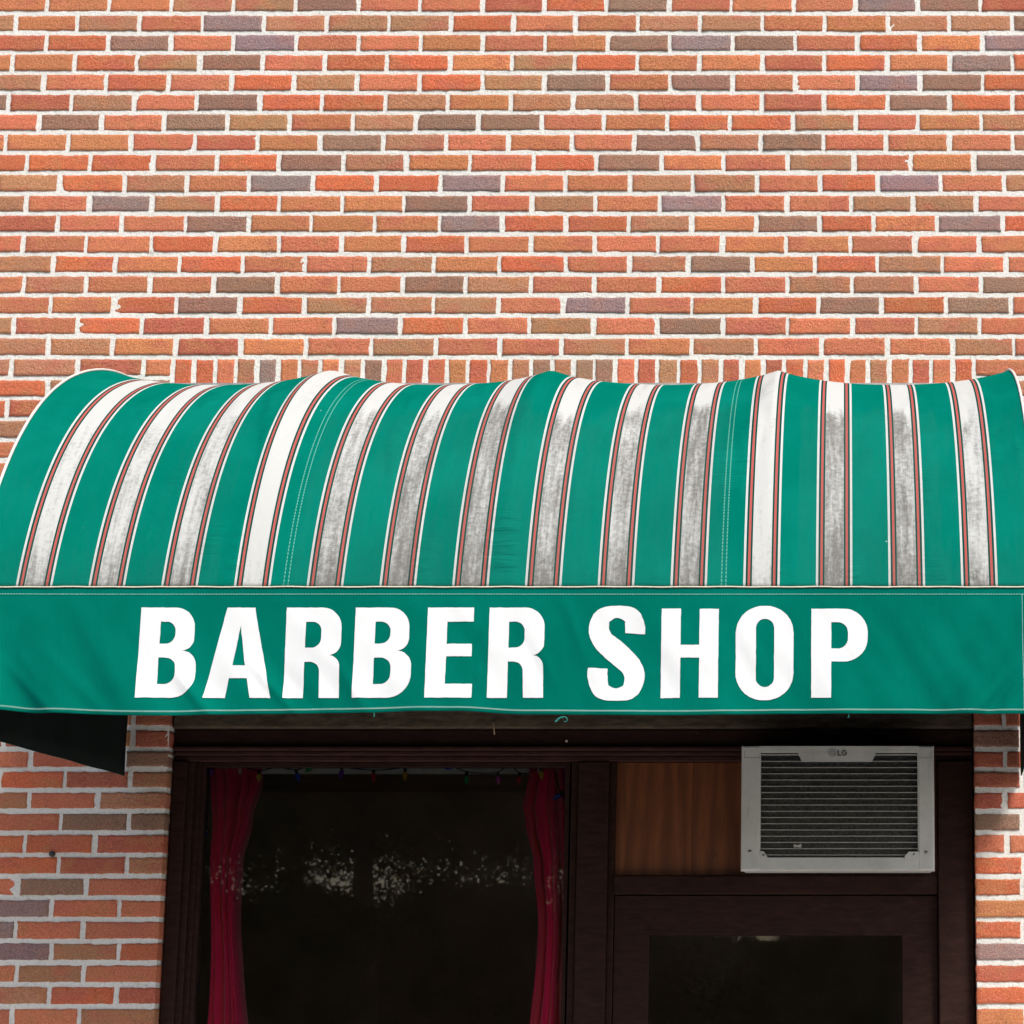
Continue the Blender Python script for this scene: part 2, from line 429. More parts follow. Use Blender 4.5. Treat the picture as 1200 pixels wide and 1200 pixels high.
def build_bricks(lst, name, parent):
    vs, fs, cols, seeds = [], [], [], []
    for bi, (x0, x1, z0, z1, ch) in enumerate(lst):
        e0_, e1_ = abs(x0 - XR) < 1e-4, abs(x1 - XL) < 1e-4
        rev = e0_ or e1_
        x0 += 0 if e0_ else random.uniform(-.002, .003); x1 += 0 if e1_ else random.uniform(-.003, .002)
        z0 += random.uniform(-.0012, .0012); z1 += random.uniform(-.0012, .0012)
        inview = -3.0 < (x0 + x1) / 2 < .9 and 1.4 < z0 < 5.1
        nx = 14 if inview else 3
        if (x1 - x0) < .1: nx = 6 if inview else 2
        nz = 5 if inview else 2
        if (z1 - z0) > .1: nz = 12
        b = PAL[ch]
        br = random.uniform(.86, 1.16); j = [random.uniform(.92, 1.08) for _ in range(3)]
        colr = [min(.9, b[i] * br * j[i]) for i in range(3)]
        sx, sz = random.random() * 50, random.random() * 50
        n = len(vs); tilt = random.uniform(-.0015, .0015); prot = random.uniform(-.0012, .0016)
        chip = (random.choice((0, nx)), random.choice((0, nz)), random.uniform(.003, .007)) if inview and not rev and random.random() < .10 else None
        def pt(i, k, e):
            u, w = i / nx, k / nz
            x = x0 + (x1 - x0) * u; z = z0 + (z1 - z0) * w
            edge = (i in (0, nx)) or (k in (0, nz))
            nzv = noise.noise(Vector((x * 60 + sx, z * 60, sz)))
            nz2 = noise.noise(Vector((x * 160 + sx, z * 160 + 9, sz)))
            y = -.011 + prot + tilt * (u - .5) * 2 + nzv * .0006
            if edge:
                inx = 1 if i == 0 else (-1 if i == nx else 0); inz = 1 if k == 0 else (-1 if k == nz else 0)
                a = .0011 + .0016 * nzv + .0019 * nz2
                x += inx * a * e; z += inz * a * e
                if inx and inz: x -= inx * .0006; z -= inz * .0006
            if chip:
                dd = math.hypot((x - (x0 if chip[0] == 0 else x1)), (z - (z0 if chip[1] == 0 else z1)))
                if dd < .02:
                    f_ = (1 - dd / .02) * chip[2]
                    x += f_ * (1 if chip[0] == 0 else -1); z += f_ * .7 * (1 if chip[1] == 0 else -1)
            return x, y, z, edge
        idx = {}
        for i in range(nx + 1):
            for k in range(nz + 1):
                x, y, z, edge = pt(i, k, 1.2)
                idx[i, k] = len(vs)
                # arris slightly rounded
                ii = (1.5 if i == 0 else (-1.5 if i == nx else 0)); kk2 = (1.5 if k == 0 else (-1.5 if k == nz else 0))
                vs.append((x + ii * .0004, y, z + kk2 * .0004))
        for i in range(nx):
            for k in range(nz):
                fs.append((idx[i, k], idx[i + 1, k], idx[i + 1, k + 1], idx[i, k + 1]))
        ring = [(i, 0) for i in range(nx)] + [(nx, k) for k in range(nz)] + [(i, nz) for i in range(nx, 0, -1)] + [(0, k) for k in range(nz, 0, -1)]
        r1, r2 = [], []
        for (i, k) in ring:
            x, y, z, e = pt(i, k, 1.2)
            r1.append(len(vs)); vs.append((x, y + .0012, z))
        for (i, k) in ring:
            x, y, z, e = pt(i, k, 1.2)
            r2.append(len(vs)); vs.append((x, .055 if rev else .012, z))
        m = len(ring)
        for q in range(m):
            w = (q + 1) % m
            A, B = idx[ring[q]], idx[ring[w]]
            fs.append((A, r1[q], r1[w], B)); fs.append((r1[q], r2[q], r2[w], r1[w]))
        cnt = len(vs) - n
        cols += [(*colr, .3 if ch in 'pd' else 1.0)] * cnt
        s_ = (random.random(), random.random(), random.random())
        seeds += [s_] * cnt
    me = bpy.data.meshes.new(name); me.from_pydata(vs, [], fs); me.update()
    a = me.attributes.new('bcol', 'FLOAT_COLOR', 'POINT'); a.data.foreach_set('color', [x for c_ in cols for x in c_])
    a = me.attributes.new('bseed', 'FLOAT_VECTOR', 'POINT'); a.data.foreach_set('vector', [x for c_ in seeds for x in c_])
    return link(name, me, M_BRICK, parent, True)
wall = build_bricks(bricks, 'brick_facing', BLD)

# mortar bed: front skin with an uneven face, and the wall's thickness with its reveals
mb = MB()
def mortar_rect(x0, x1, z0, z1, step=.25):
    mb.box(x0, x1, -.0082, .20, z0, z1)
ZT = Z[0] + pu
mortar_rect(WALLX0, XL - .003, 0, ZT); mortar_rect(XR + .003, WALLX1, 0, ZT); mortar_rect(XL - .002, XR + .002, OPEN_TOP, ZT); mortar_rect(XL, XM0, 0, .735)
mort = mb.build('mortar_bed', M_MORTAR, wall)
MB().box(WALLX0 - .03, WALLX1 + .03, -.05, .26, ZT, ZT + .09, .01).build('coping', M_STONE, BLD)
MB().tube([(WX(63, 1001), .0, WZ(1001)), (WX(63, 1001), -.022, WZ(1001))], .0085, 10).build('bolt', M_BOLT, BLD, True)

# ---- shop-front joinery
def zb_(y, Y): return WZ(y, Y)
fas = MB(); fas.box(XL + .002, XR - .002, .008, .16, WZ(853, .008), OPEN_TOP - .002, .006); fas.build('fascia_board', M_ROUGH, BLD)
b2 = MB(); b2.box(XL + .002, XR - .002, .040, .16, WZ(874, .04), WZ(853, .008) - .002, .003); b2.build('lintel_board', M_DARK, BLD)
dm = MB()
dm.box(XL + .004, XR - .004, .022, .16, WZ(879.5, .022), WZ(874.5, .022), .004)
dm.box(XL + .004, XR - .004, .034, .16, WZ(885, .034), WZ(879.5, .022) - .001, .003)
dm.box(XL + .004, XR - .004, .050, .16, WZ(892, .05), WZ(885, .034) - .001, .003)
dm.build('head_moulding', M_DARK2, BLD)
ZH = WZ(892, .05) - .001
jl = MB(); jl.box(XL + .002, WX(217, 940, .035), .035, .17, 0, ZH, .004); jl.box(WX(217.5, 940, .05), WX(226, 940, .05), .05, .17, .74, ZH, .004); jl.box(WX(226.5, 940, .062), WX(233, 940, .062), .066, .17, .74, ZH, .003); jl.build('jamb', M_DARK, BLD)
jr = MB(); jr.box(WX(1099, 940, .035), XR - .002, .035, .17, 0, ZH, .004); jr.build('jamb', M_DARK, BLD)
mu = MB(); mu.box(WX(668, 960, .045), WX(676, 960, .045), .062, .17, .74, ZH, .003); mu.box(WX(676.5, 960, .045), WX(713, 960, .045), .045, .17, 0, ZH, .004); mu.box(WX(713.5, 960, .06), WX(721, 960, .06), .062, .17, 0, ZH, .003); mu.build('mullion', M_DARK, BLD)
# shop window with its sash and pane
wx0, wx1 = WX(233.5, 940, .075), WX(667.5, 940, .075)
sh = MB(); fw = .014
ws0 = .80
sh.box(wx0 + .001, wx0 + fw, .075, .13, ws0 + fw, ZH - fw); sh.box(wx1 - fw, wx1 - .001, .075, .13, ws0 + fw, ZH - fw)
sh.box(wx0 + .001, wx1 - .001, .076, .13, ZH - fw, ZH - .001); sh.box(wx0 + .001, wx1 - .001, .076, .13, ws0, ws0 + fw)
win = sh.build('window', M_DARK, BLD)
MB().box(wx0 + fw - .002, wx1 - fw + .002, .100, .106, ws0 + fw - .002, ZH - fw + .002).build('pane', M_GLASS, win)
MB().box(XL + .003, XM0, -.03, .17, .736, .80 - .001, .006).build('window_sill', M_STONE, BLD)
# board over the door
px0, px1 = WX(721.5, 950, .075), WX(1098.5, 950, .075)
ZP = WZ(1026, .075)
pb = MB(); edges = [721.5, 812, 905, 1000, 1098.5]
for a_, b_ in zip(edges, edges[1:]):
    pb.box(WX(a_, 950, .078) + .0003, WX(b_, 950, .078) - .0003, .078 + random.uniform(0, .001), .12, ZP, ZH, .0015)
pb.build('transom_board', M_PINE, BLD)
MB().box(px0, px1, .05, .17, WZ(1048, .05), ZP - .001, .004).build('transom_rail', M_DARK, BLD)
# the door below it
dz1 = WZ(1048, .05) - .004
dr = MB(); st = .11
dr.box(px0 + .003, px0 + st, .07, .115, .02, dz1); dr.box(px1 - st, px1 - .003, .07, .115, .02, dz1)
dr.box(px0 + st, px1 - st, .071, .114, dz1 - .12, dz1); dr.box(px0 + st, px1 - st, .071, .114, .02, .28)
door = dr.build('door', M_DARK, BLD)
MB().box(px0 + st - .004, px1 - st + .004, .09, .096, .27, dz1 - .115).build('pane', M_GLASS, door)
MB().tube([(px0 + .055, .07, .95), (px0 + .055, .02, .96), (px0 + .055, .02, 1.18), (px0 + .055, .07, 1.19)], .009, 8).build('handle', M_SCREW, door, True)
# nail and peg stuck in the head boards
MB().tube([(WX(579, 849, .008), .01, WZ(846, .008)), (WX(579, 849, .008), -.012, WZ(846.5, .008)), (WX(579, 853, -.01), -.013, WZ(853, -.013)), (WX(579.5, 861, -.01), -.012, WZ(861, -.013))], [.003, .003, .002, .0018], 6).build('hook', plain('tan_peg', (.28, .2, .12), .7, .2, 60, 0), BLD, True)
MB().tube([(WX(664, 868.5, .04), .042, WZ(868.5, .04)), (WX(664, 868.5, .04), .033, WZ(868.5, .04))], .004, 8).build('nail_head', M_PIPE, BLD, True)
# room behind the glass
rm = MB(); RX0, RX1, RY, RZ = -4.4, 2.2, 3.15, 2.52
rm.v += [(RX0, .205, 0), (RX1, .205, 0), (RX1, RY, 0), (RX0, RY, 0), (RX0, .205, RZ), (RX1, .205, RZ), (RX1, RY, RZ), (RX0, RY, RZ)]
rm.f += [(3, 2, 6, 7), (0, 3, 7, 4), (1, 5, 6, 2), (4, 7, 6, 5)]
rm.build('inside_wall', M_ROOM, BLD)
MB().box(RX0, RX1, .205, RY, -.02, -.004).build('inside_floor', M_FLOOR, BLD)
ih = MB(); ih.box(RX0, RX1, .202, .206, ZH + .0, RZ); ih.build('inside_header', M_ROOM, BLD)

# ================================================================== AWNING
A = 1.25
ZS = WZ(688, -A)
BP = [(A, 0.0), (A - .18, .572), (.502, 1.943 - .106 * .502 - (ZS - CZ)), (0, 1.943 - (ZS - CZ))]
U0, U1 = -.83, 13.79
PITCH = 85.27 * ((D - A) * CT + (ZS - CZ) * ST) / F
XS1 = (39.5 - PX) * ((D - A) * CT + (ZS - CZ) * ST) / F
RIBS = [-.83, 2.87, 6.42, 10.08, 13.79]
def UX(u): return XS1 + PITCH * u
def prof(t):
    a = (1 - t) ** 3; b = 3 * (1 - t) ** 2 * t; c = 3 * (1 - t) * t * t; d = t ** 3
    return (a * BP[0][0] + b * BP[1][0] + c * BP[2][0] + d * BP[3][0], a * BP[0][1] + b * BP[1][1] + c * BP[2][1] + d * BP[3][1])
def sag(u):
    for a, b in zip(RIBS, RIBS[1:]):
        if u <= b + 1e-9:
            w = (u - a) / (b - a); q = abs(2 * w - 1)
            return 1 - (.75 * q ** 2 + .25 * q ** 5)
    return 0
NS = [prof(i / 400) for i in range(401)]
def canopy(u, t, lift=0.0):
    o, z = prof(t)
    e = 1e-3
    o2, z2 = prof(min(1, t + e)); o1, z1 = prof(max(0, t - e))
    tx, tz = o2 - o1, z2 - z1; L = math.hypot(tx, tz); nx, nz = tz / L, -tx / L      # outward normal (towards street / up)
    w = math.sin(min(1, t / .62) * math.pi / 2) ** 1.3
    dd = (.016 - .044 * sag(u)) * w + lift
    # sharper pull over the middle hoops
    x = UX(u)
    dd += .0014 * w * noise.noise(Vector((u * 1.1, t * 5, 3)))
    xshift = 0.0
    return (x + xshift, -(o + nx * dd), ZS + z + nz * dd)
def lined(o, off):
    """cloth thickness, with the black coating of its inner face"""
    o.data.materials.append(M_LINING)
    m_ = o.modifiers.new('thickness', 'SOLIDIFY'); m_.thickness = .0018; m_.offset = off; m_.material_offset = 1
AW = empty('awning', (UX(6.5), 0, ZS), 'green and white striped barrel awning lettered BARBER SHOP over the shop front', 'awning')
NU, NV = 366, 120
mbc = MB(); mbc.grid(lambda a, b: canopy(U0 + (U1 - U0) * a, b), NU, NV)
me = bpy.data.meshes.new('canopy'); me.from_pydata(mbc.v, [], mbc.f); me.update()
uvl = me.uv_layers.new(name='UVMap')
uvs = []
for i in range(NU + 1):
    for j in range(NV + 1): uvs.append((U0 + (U1 - U0) * i / NU, j / NV))
for lp in me.loops: uvl.data[lp.index].uv = uvs[lp.vertex_index]
# grime level per stripe: (strength, height it reaches up the cloth)
GR = [(.50, .42, .9), (.60, .43, .9), (.72, .46, .8), (.06, .05, .3), (.86, .50, .5), (.95, .50, .4), (1.0, .52, .4), (.98, .46, .35), (.92, .52, .4), (.98, .54, .4), (.20, .45, .8), (1.0, .50, .35), (1.0, .52, .4), (.70, .48, .8)]
gvals = []
for (u, vv_) in uvs:
    k_ = min(13, max(0, round(u))); st_, hh, pat = GR[k_]
    edge = hh + .05 * noise.noise(Vector((u * 9, 1.3, 0))) + .03 * noise.noise(Vector((u * 22, 4, 0)))
    f = min(1, max(0, (edge - vv_) / .07))
    patch = .5 + .5 * noise.noise(Vector((u * 2.5, vv_ * 7, 5)))
    low = min(1, max(0, (.09 + .03 * noise.noise(Vector((u * 6, 2, 9))) - vv_) / .08)) * .75
    gvals.append(max(low * min(1, st_ + .35), 0) + (1 - low) * f * st_ * (1 - min(.9, pat + .15) * .9 * (1 - patch)))
at = me.attributes.new('grime', 'FLOAT', 'POINT'); at.data.foreach_set('value', gvals)
cano = link('canopy', me, M_CANOPY, AW, True)
lined(cano, -1)
def edge_pipe(u): return [canopy(u, i / 60, .002) for i in range(61)]
ep = MB().tube(edge_pipe(U0 - .003), .0042, 6).build('edge_piping', M_WPIPE, cano, True)
MB().tube(edge_pipe(U1 + .003), .0042, 6).build('edge_piping', M_WPIPE, cano, True)

# ---- valance
HEM = [(-60, 829), (0, 832.5), (60, 836.5), (180, 839.5), (300, 837.5), (420, 836), (500, 834), (540, 834), (620, 838), (800, 838.5), (950, 837), (1100, 837), (1190, 837.5), (1240, 837)]
def hem_y(x):
    for (a, ya), (b, yb) in zip(HEM, HEM[1:]):
        if x <= b:
            w = (x - a) / (b - a); w = w * w * (3 - 2 * w); return ya + (yb - ya) * w
    return HEM[-1][1]
VX0, VX1 = UX(U0) - .004, UX(U1) + .004
MPX = ((D - A) * CT + .9 * ST) / F
def vdisp(x, s):
    """outward swing of the cloth: x across, s 0 at the top seam .. 1 at the hem"""
    q = x / MPX + PX                                          # photo column, for reading the folds off
    d = .010 * s + .006 * s * noise.noise(Vector((x * 2.2, s * .8, 2)))
    env = s ** 1.1
    d += .013 * env * noise.noise(Vector((x * 9 - s * 1.6, s * .9, 7)))
    d += .0045 * (s * (1.15 - s) * 2) * noise.noise(Vector((x * 17 - s * 3.4, s * 1.6, 11)))
    # soft diagonal folds, left end and right end
    wl = math.exp(-((q - 40) / 110) ** 2); d += .0075 * 1.3 * wl * s * math.sin((q + s * -60) / 13.5)
    wr = math.exp(-((q - 1165) / 70) ** 2); d += .011 * wr * s ** 1.4 * math.sin((q + s * 75) / 9.0)
    for (c, w_, a_, s0, sl_) in ((232, 8, .0055, .85, 120), (250, 14, -.004, .8, 110), (330, 7, .005, .85, 130), (352, 12, -.004, .8, 120), (418, 8, .0045, .82, 90), (640, 9, .0035, .6, 60),
                                 (672, 8, .004, .3, 55), (100, 12, .005, .8, 140), (45, 9, .004, .85, 150), (1010, 16, -.004, .6, -80), (1120, 10, .005, .8, -110), (1160, 8, .006, .85, -120), (1182, 6, .006, .85, -120), (880, 14, .003, .5, 60)):
        d += a_ * math.exp(-((q - c - sl_ * (s - s0)) / w_) ** 2) * math.exp(-((s - s0) / .22) ** 2)
    return d
def valance(x, s, lift=0.0):
    q = x / MPX + PX
    zb = WZ(hem_y(q), -A)
    z = (ZS - .004) * (1 - s) + zb * s
    d = vdisp(x, s) * min(1, s / .12)
    return (x, -(A + .004 + d + lift), z)
vg = MB().grid(lambda a, b: valance(VX0 + (VX1 - VX0) * a, b), 560, 60)
vg.f = [tuple(reversed(q)) for q in vg.f]
VAL = vg.build('valance', M_GREEN, AW, True)
lined(VAL, -1)
MB().tube([(VX0 - .004 + (VX1 - VX0 + .008) * i / 90, -(A + .0065), ZS + .0005 * math.sin(i * 1.7) - .0008 * abs(math.sin(i * .35))) for i in range(91)], .0018, 8).build('seam_piping', M_PIPE, VAL, True)
# rolled hem and stitching
stt = MB()
x = VX0 + .006
z0 = 0
pts = []
while x < VX1 - .004:                                         # zig-zag along the hem
    pts.append(valance(x, .962 if z0 else .975, .0022)); z0 ^= 1; x += .0026
def ribbon(mb_, p, q, w):
    p, q = Vector(p), Vector(q); dr_ = (q - p).normalized(); sd_ = dr_.cross(Vector((0, 1, 0))).normalized() * w
    n = len(mb_.v); mb_.v += [tuple(p - sd_), tuple(p + sd_), tuple(q + sd_), tuple(q - sd_)]; mb_.f.append((n, n + 1, n + 2, n + 3))
for p, q in zip(pts, pts[1:]): ribbon(stt, p, q, .0005)
x = VX0 + .006
while x < VX1 - .008:                                         # running stitch below the piping
    ribbon(stt, valance(x, .047, .0022), valance(x + .0048, .047, .0022), .0008); x += .0075
for s_ in [i / 60 for i in range(3, 58)]:                      # side hem at the right corner
    ribbon(stt, valance(UX(U1) - .040, s_, .0022), valance(UX(U1) - .040, s_ + .011, .0022), .0007)
stt.build('stitching', M_THREAD, VAL)
lt = MB()
def curl(cx, y0, n=26, r=.012, seed=0):
    rr = random.Random(seed); P = []
    for i in range(n):
        a = i / n * 9; P.append((cx + r * (.9 * math.sin(a * 1.0 + seed) + .6 * math.cos(a * .47)), -(A + .012 + .004 * math.sin(a)), y0 - .004 - r * (.55 + .55 * math.sin(a * 1.31 + 1))))
    return P
XT = (660 - PX) * MPX
lt.tube(curl(XT, WZ(838.5, -A)), .0007, 5); lt.build('loose_thread', M_LOOSE, VAL)
for (qx, L) in ((994, .006), (442, .004)):
    lt = MB(); xx = (qx - PX) * MPX; lt.tube([(xx, -(A + .014), WZ(836, -A)), (xx + .002, -(A + .015), WZ(839, -A) - L * .5), (xx - .001, -(A + .014), WZ(839, -A) - L)], .0007, 5); lt.build('loose_thread', M_LOOSE, VAL)

# ---- lettering, painted on the cloth (design units: 1/3 photo pixel)
def rpoly(pts, seg=9):
    out = []; n = len(pts)
    for i, p in enumerate(pts):
        r = p[2] if len(p) > 2 else 0
        P = Vector(p[:2])
        if r <= 0: out.append(P); continue
        a = (Vector(pts[i - 1][:2]) - P); b = (Vector(pts[(i + 1) % n][:2]) - P)
        la, lb = a.length, b.length; a.normalize(); b.normalize()
        ang = a.angle(b); tl = min(r / math.tan(ang / 2), la * .5 if len(pts[i - 1]) > 2 and pts[i - 1][2] else la, lb * .5 if len(pts[(i + 1) % n]) > 2 and pts[(i + 1) % n][2] else lb)
        s0, s1 = P + a * tl, P + b * tl
        for k in range(seg + 1):
            w = k / seg; out.append(s0 * (1 - w) ** 2 * 1 + P * 2 * w * (1 - w) * 1 + s1 * w * w if False else _arc(s0, P, s1, w))
    return out
def _arc(s0, P, s1, w):
    # rational quadratic = circular arc
    a = (s0 - P).normalized().angle((s1 - P).normalized()); k = math.sin(a / 2)
    den = (1 - w) ** 2 + 2 * k * w * (1 - w) + w * w
    return (s0 * (1 - w) ** 2 + P * (2 * k * w * (1 - w)) + s1 * w * w) / den
def sweep(cl, n=10):
    """closed outline of a stroke with varying width: cl = (x, y, width)"""
    P = []
    for i in range(len(cl) - 1):
        p0 = cl[max(0, i - 1)]; p1 = cl[i]; p2 = cl[i + 1]; p3 = cl[min(len(cl) - 1, i + 2)]
        for k in range(n):
            w = k / n
            P.append([.5 * ((2 * p1[j]) + (-p0[j] + p2[j]) * w + (2 * p0[j] - 5 * p1[j] + 4 * p2[j] - p3[j]) * w * w + (-p0[j] + 3 * p1[j] - 3 * p2[j] + p3[j]) * w ** 3) for j in range(3)])
    P.append(list(cl[-1])); L, R = [], []
    for i, p in enumerate(P):
        a = P[max(0, i - 1)]; b = P[min(len(P) - 1, i + 1)]
        d_ = Vector((b[0] - a[0], b[1] - a[1])).normalized(); nn_ = Vector((-d_.y, d_.x)) * (p[2] / 2)
        L.append(Vector(p[:2]) + nn_); R.append(Vector(p[:2]) - nn_)
    return L + R[::-1]
H = 318
def gB(): return [[(0, 0), (0, H), (192, H, 70), (192, 167, 50), (151, 166), (204, 165, 58), (204, 0, 84)], [(72, 268), (126, 268, 34), (126, 190, 34), (72, 190)], [(72, 141), (132, 141, 36), (132, 48, 36), (72, 48)]]
def gA(): return [[(0, 0), (69, H), (166, H), (235, 0), (163, 0), (150, 69), (87, 69), (76, 0)], [(97, 114), (119, 254), (141, 114)]]
def gR(): return [[(0, 0), (0, H), (196, H, 70), (196, 152, 50), (155, 150), (193, 147, 40), (197, 0), (126, 0), (122, 127, 34), (70, 127), (70, 0)], [(70, 268), (126, 268, 34), (126, 176, 34), (70, 176)]]
def gE(): return [[(0, 0), (0, H), (163, H), (163, 268), (70, 268), (70, 190), (159, 190), (159, 146), (70, 146), (70, 49), (164, 49), (164, 0)]]
def gH(): return [[(0, 0), (0, H - 4), (68, H - 4), (68, 186), (134, 186), (134, H - 4), (201, H - 4), (201, 0), (134, 0), (134, 141), (68, 141), (68, 0)]]
def gO(): return [[(0, -8, 96), (0, 324, 96), (203, 324, 96), (203, -8, 96)], [(71, 38, 33), (71, 278, 33), (135, 278, 33), (135, 38, 33)]]
def gP(): return [[(0, 0), (0, H - 4), (198, H - 4, 84), (198, 127, 84), (70, 127), (70, 0)], [(70, 266), (129, 266, 36), (129, 173, 36), (70, 173)]]
def gS(): return [sweep([(164, 226, 69), (164, 248, 69), (150, 288, 60), (100, 303, 43), (52, 287, 60), (37, 246, 70), (52, 203, 74), (100, 160, 80), (150, 113, 74), (165, 72, 70), (148, 26, 60), (100, 12, 43), (52, 27, 60), (36, 72, 69), (36, 104, 69)], 8)]
ZL0 = WZ(818.5, -A); UZ = (WZ(712.5, -A) - ZL0) / H; UXs = MPX / 3
def make_letter(g, qx, dz=0, sx=1.0):
    loops = []
    for L in g:
        loops.append([Vector((p[0], p[1], 0)) for p in (rpoly(L) if not isinstance(L[0], Vector) else L)])
    tri = tessellate_polygon(loops); flat = [p for L in loops for p in L]
    bm = bmesh.new()
    X0 = (qx - PX) * MPX
    vs = [bm.verts.new((X0 + p.x * UXs * sx, 0, ZL0 + (p.y + dz) * UZ)) for p in flat]
    for a, b, c_ in tri:
        try: bm.faces.new((vs[a], vs[b], vs[c_]))
        except ValueError: pass
    xs = [v_.co.x for v_ in bm.verts]; zs = [v_.co.z for v_ in bm.verts]
    def cuts(lo_, hi_, ax, st_):
        p = lo_ + st_
        while p < hi_:
            co = (p, 0, 0) if ax == 0 else (0, 0, p); no = (1, 0, 0) if ax == 0 else (0, 0, 1)
            bmesh.ops.bisect_plane(bm, geom=bm.verts[:] + bm.edges[:] + bm.faces[:], plane_co=co, plane_no=no); p += st_
    cuts(min(xs), max(xs), 0, .009); cuts(min(zs), max(zs), 2, .014)
    for v_ in bm.verts:
        x, z = v_.co.x, v_.co.z
        x += .0009 * noise.noise(Vector((x * 90, z * 90, 1))); z += .0009 * noise.noise(Vector((x * 90, z * 90, 8)))
        zb = WZ(hem_y(x / MPX + PX), -A); s_ = (ZS - .004 - z) / (ZS - .004 - zb)
        v_.co = Vector(valance(x, s_, .0016)); v_.co.z = z
    bmesh.ops.recalc_face_normals(bm, faces=bm.faces[:])
    me = bpy.data.meshes.new('letter'); bm.to_mesh(me); bm.free()
    return link('letter', me, M_LETTER, VAL, True)
for g, qx in ((gB(), 163.7), (gA(), 241.8), (gR(), 334.5), (gB(), 415.5), (gE(), 500.3), (gR(), 572.8), (gS(), 689.3), (gH(), 775.0), (gO(), 862.3), (gP(), 950.8)):
    make_letter(g, qx)

# ---- end panels, hoops and front bar
ZPB = WZ(910, 0)
for u, xw in ((U0, WX(147, 910)), (U1, WX(1195.5, 860))):
    ptsF = [canopy(u, i / 40) for i in range(41)]
    g_ = MB()
    sgn = -1 if u < 0 else 1
    def pan(a, b, u=u, xw=xw, ptsF=ptsF):
        p = Vector(ptsF[int(round(a * 40))]); zt = p.z
        y = p.y
        w = max(0, min(1, 1 + y / A))                          # 1 at the wall
        xb = UX(u) * (1 - w) + xw * w
        zlow = ZPB + .004 * noise.noise(Vector((y * 3, 0, 1)))
        z = zt * (1 - b) + zlow * b
        xx = p.x * (1 - min(1, b * 1.6)) + xb * min(1, b * 1.6)
        return (xx + .006 * noise.noise(Vector((y * 5, z * 3, 2))) * b, y - (.003 if w > .99 else 0) * 0 - (.016 * w), z)
    g_.grid(pan, 40, 24)
    if u > 0: g_.f = [tuple(reversed(q)) for q in g_.f]
    e_ = g_.build('side_panel', M_GREEN, AW, True)
    lined(e_, -1)
for u in RIBS:
    uu = min(max(u, U0 + .08), U1 - .08)
    MB().tube([canopy(uu, i / 40, -.014) for i in range(1, 40)], .011, 8).build('hoop', M_STEEL, AW, True)
MB().tube([(UX(U0) + .01, -(A - .016), ZS - .006), (UX(U1) - .01, -(A - .016), ZS - .006)], .0125, 10).build('front_bar', M_STEEL, AW, True)
MB().box(UX(U0) + .01, UX(U1) - .01, -.03, -.012, ZS + BP[3][1] - .035, ZS + BP[3][1] - .008).build('wall_bar', M_STEEL, AW)

# ================================================================== WINDOW AIR CONDITIONER
YA = -.13
AC = empty('air_conditioner', (WX(982, 1024, YA), .05, ZP), 'grey boxy window air conditioner set into the wooden board over the door', 'air conditioner')
ax0, ax1 = WX(868.5, 950, YA), WX(1095, 950, YA); az1 = WZ(873.8, YA); az0 = ZP + .003
def ax(x, y=950): return WX(x, y, YA)
def az(y): return WZ(y, YA)
bod = MB(); bod.box(ax0 + .006, ax1 - .006, YA + .035, .30, az0 + .004, az1 - .006, .004); bod.build('casing', M_AC, AC)
gx0, gx1, gz1, gz0 = ax(891.3), ax(1075.5), az(882), az(1004.3)
fr_ = MB()
fr_.box(ax0, gx0, YA, YA + .036, az0, az1, .006); fr_.box(gx1, ax1, YA, YA + .036, az0, az1, .006)
fr_.box(gx0 - .004, gx1 + .004, YA + .0015, YA + .036, gz1, az1 - .001, .0005); fr_.box(gx0 - .004, gx1 + .004, YA + .0015, YA + .036, az0 + .001, gz0, .003)
frame = fr_.build('front_frame', M_AC, AC)
def plate(pts2, y0, y1, name, m, par):
    """flat extruded plate from an outline in x, z"""
    g_ = MB(); n = len(pts2)
    g_.v += [(p[0], y0, p[1]) for p in pts2] + [(p[0], y1, p[1]) for p in pts2]
    g_.f.append(tuple(range(n))); g_.f.append(tuple(reversed(range(n, 2 * n))))
    for i in range(n): g_.f.append((i, n + i, n + (i + 1) % n, (i + 1) % n))
    return g_.build(name, m, par)
tab = plate([(ax(935), gz1 + .001), (ax(935.5), az(884)), (ax(939.5), az(892)), (ax(1022), az(892)), (ax(1026), az(884)), (ax(1026.5), gz1 + .001)], YA + .001, YA + .03, 'badge_panel', M_AC, frame)
plate([(gx0 - .002, gz0 - .002), (gx0 - .002, az(997.5)), (ax(895), az(997.5)), (ax(900), az(1004.5))], YA + .0005, YA + .02, 'corner_tab', M_AC, frame)
plate([(ax(1060), gz0 - .012), (ax(1060), az(1003)), (ax(1065), az(998)), (ax(1077), az(998)), (ax(1077), gz0 - .012)], YA - .0015, YA + .02, 'corner_tab', M_AC, frame)
# coil behind and the fins in front of it
MB().box(gx0 - .003, gx1 + .003, YA + .028, YA + .034, gz0 - .003, gz1 + .003).build('coil', M_GAP, AC)
NF = 16
for i in range(NF):
    y_ = 891.5 + 7.33 * i
    if y_ > 1003: break
    z_ = az(y_); g_ = MB()
    def fin(a, b, z_=z_):
        x = gx0 - .001 + (gx1 - gx0 + .002) * a
        return (x, YA + .006 + .020 * b, z_ + .0025 * b * -1 * -1 + .0003 * noise.noise(Vector((x * 20, z_ * 50, 1))))
    g_.grid(fin, 40, 2)
    n = len(g_.v); m_ = list(g_.v)
    g_.v += [(x, y, z - .0020) for (x, y, z) in m_]; g_.f += [tuple(n + i_ for i_ in reversed(q)) for q in g_.f[:]]
    for i_ in range(40): g_.f.append((i_ * 3, n + i_ * 3, n + (i_ + 1) * 3, (i_ + 1) * 3))
    g_.build('fin', M_FIN, AC)
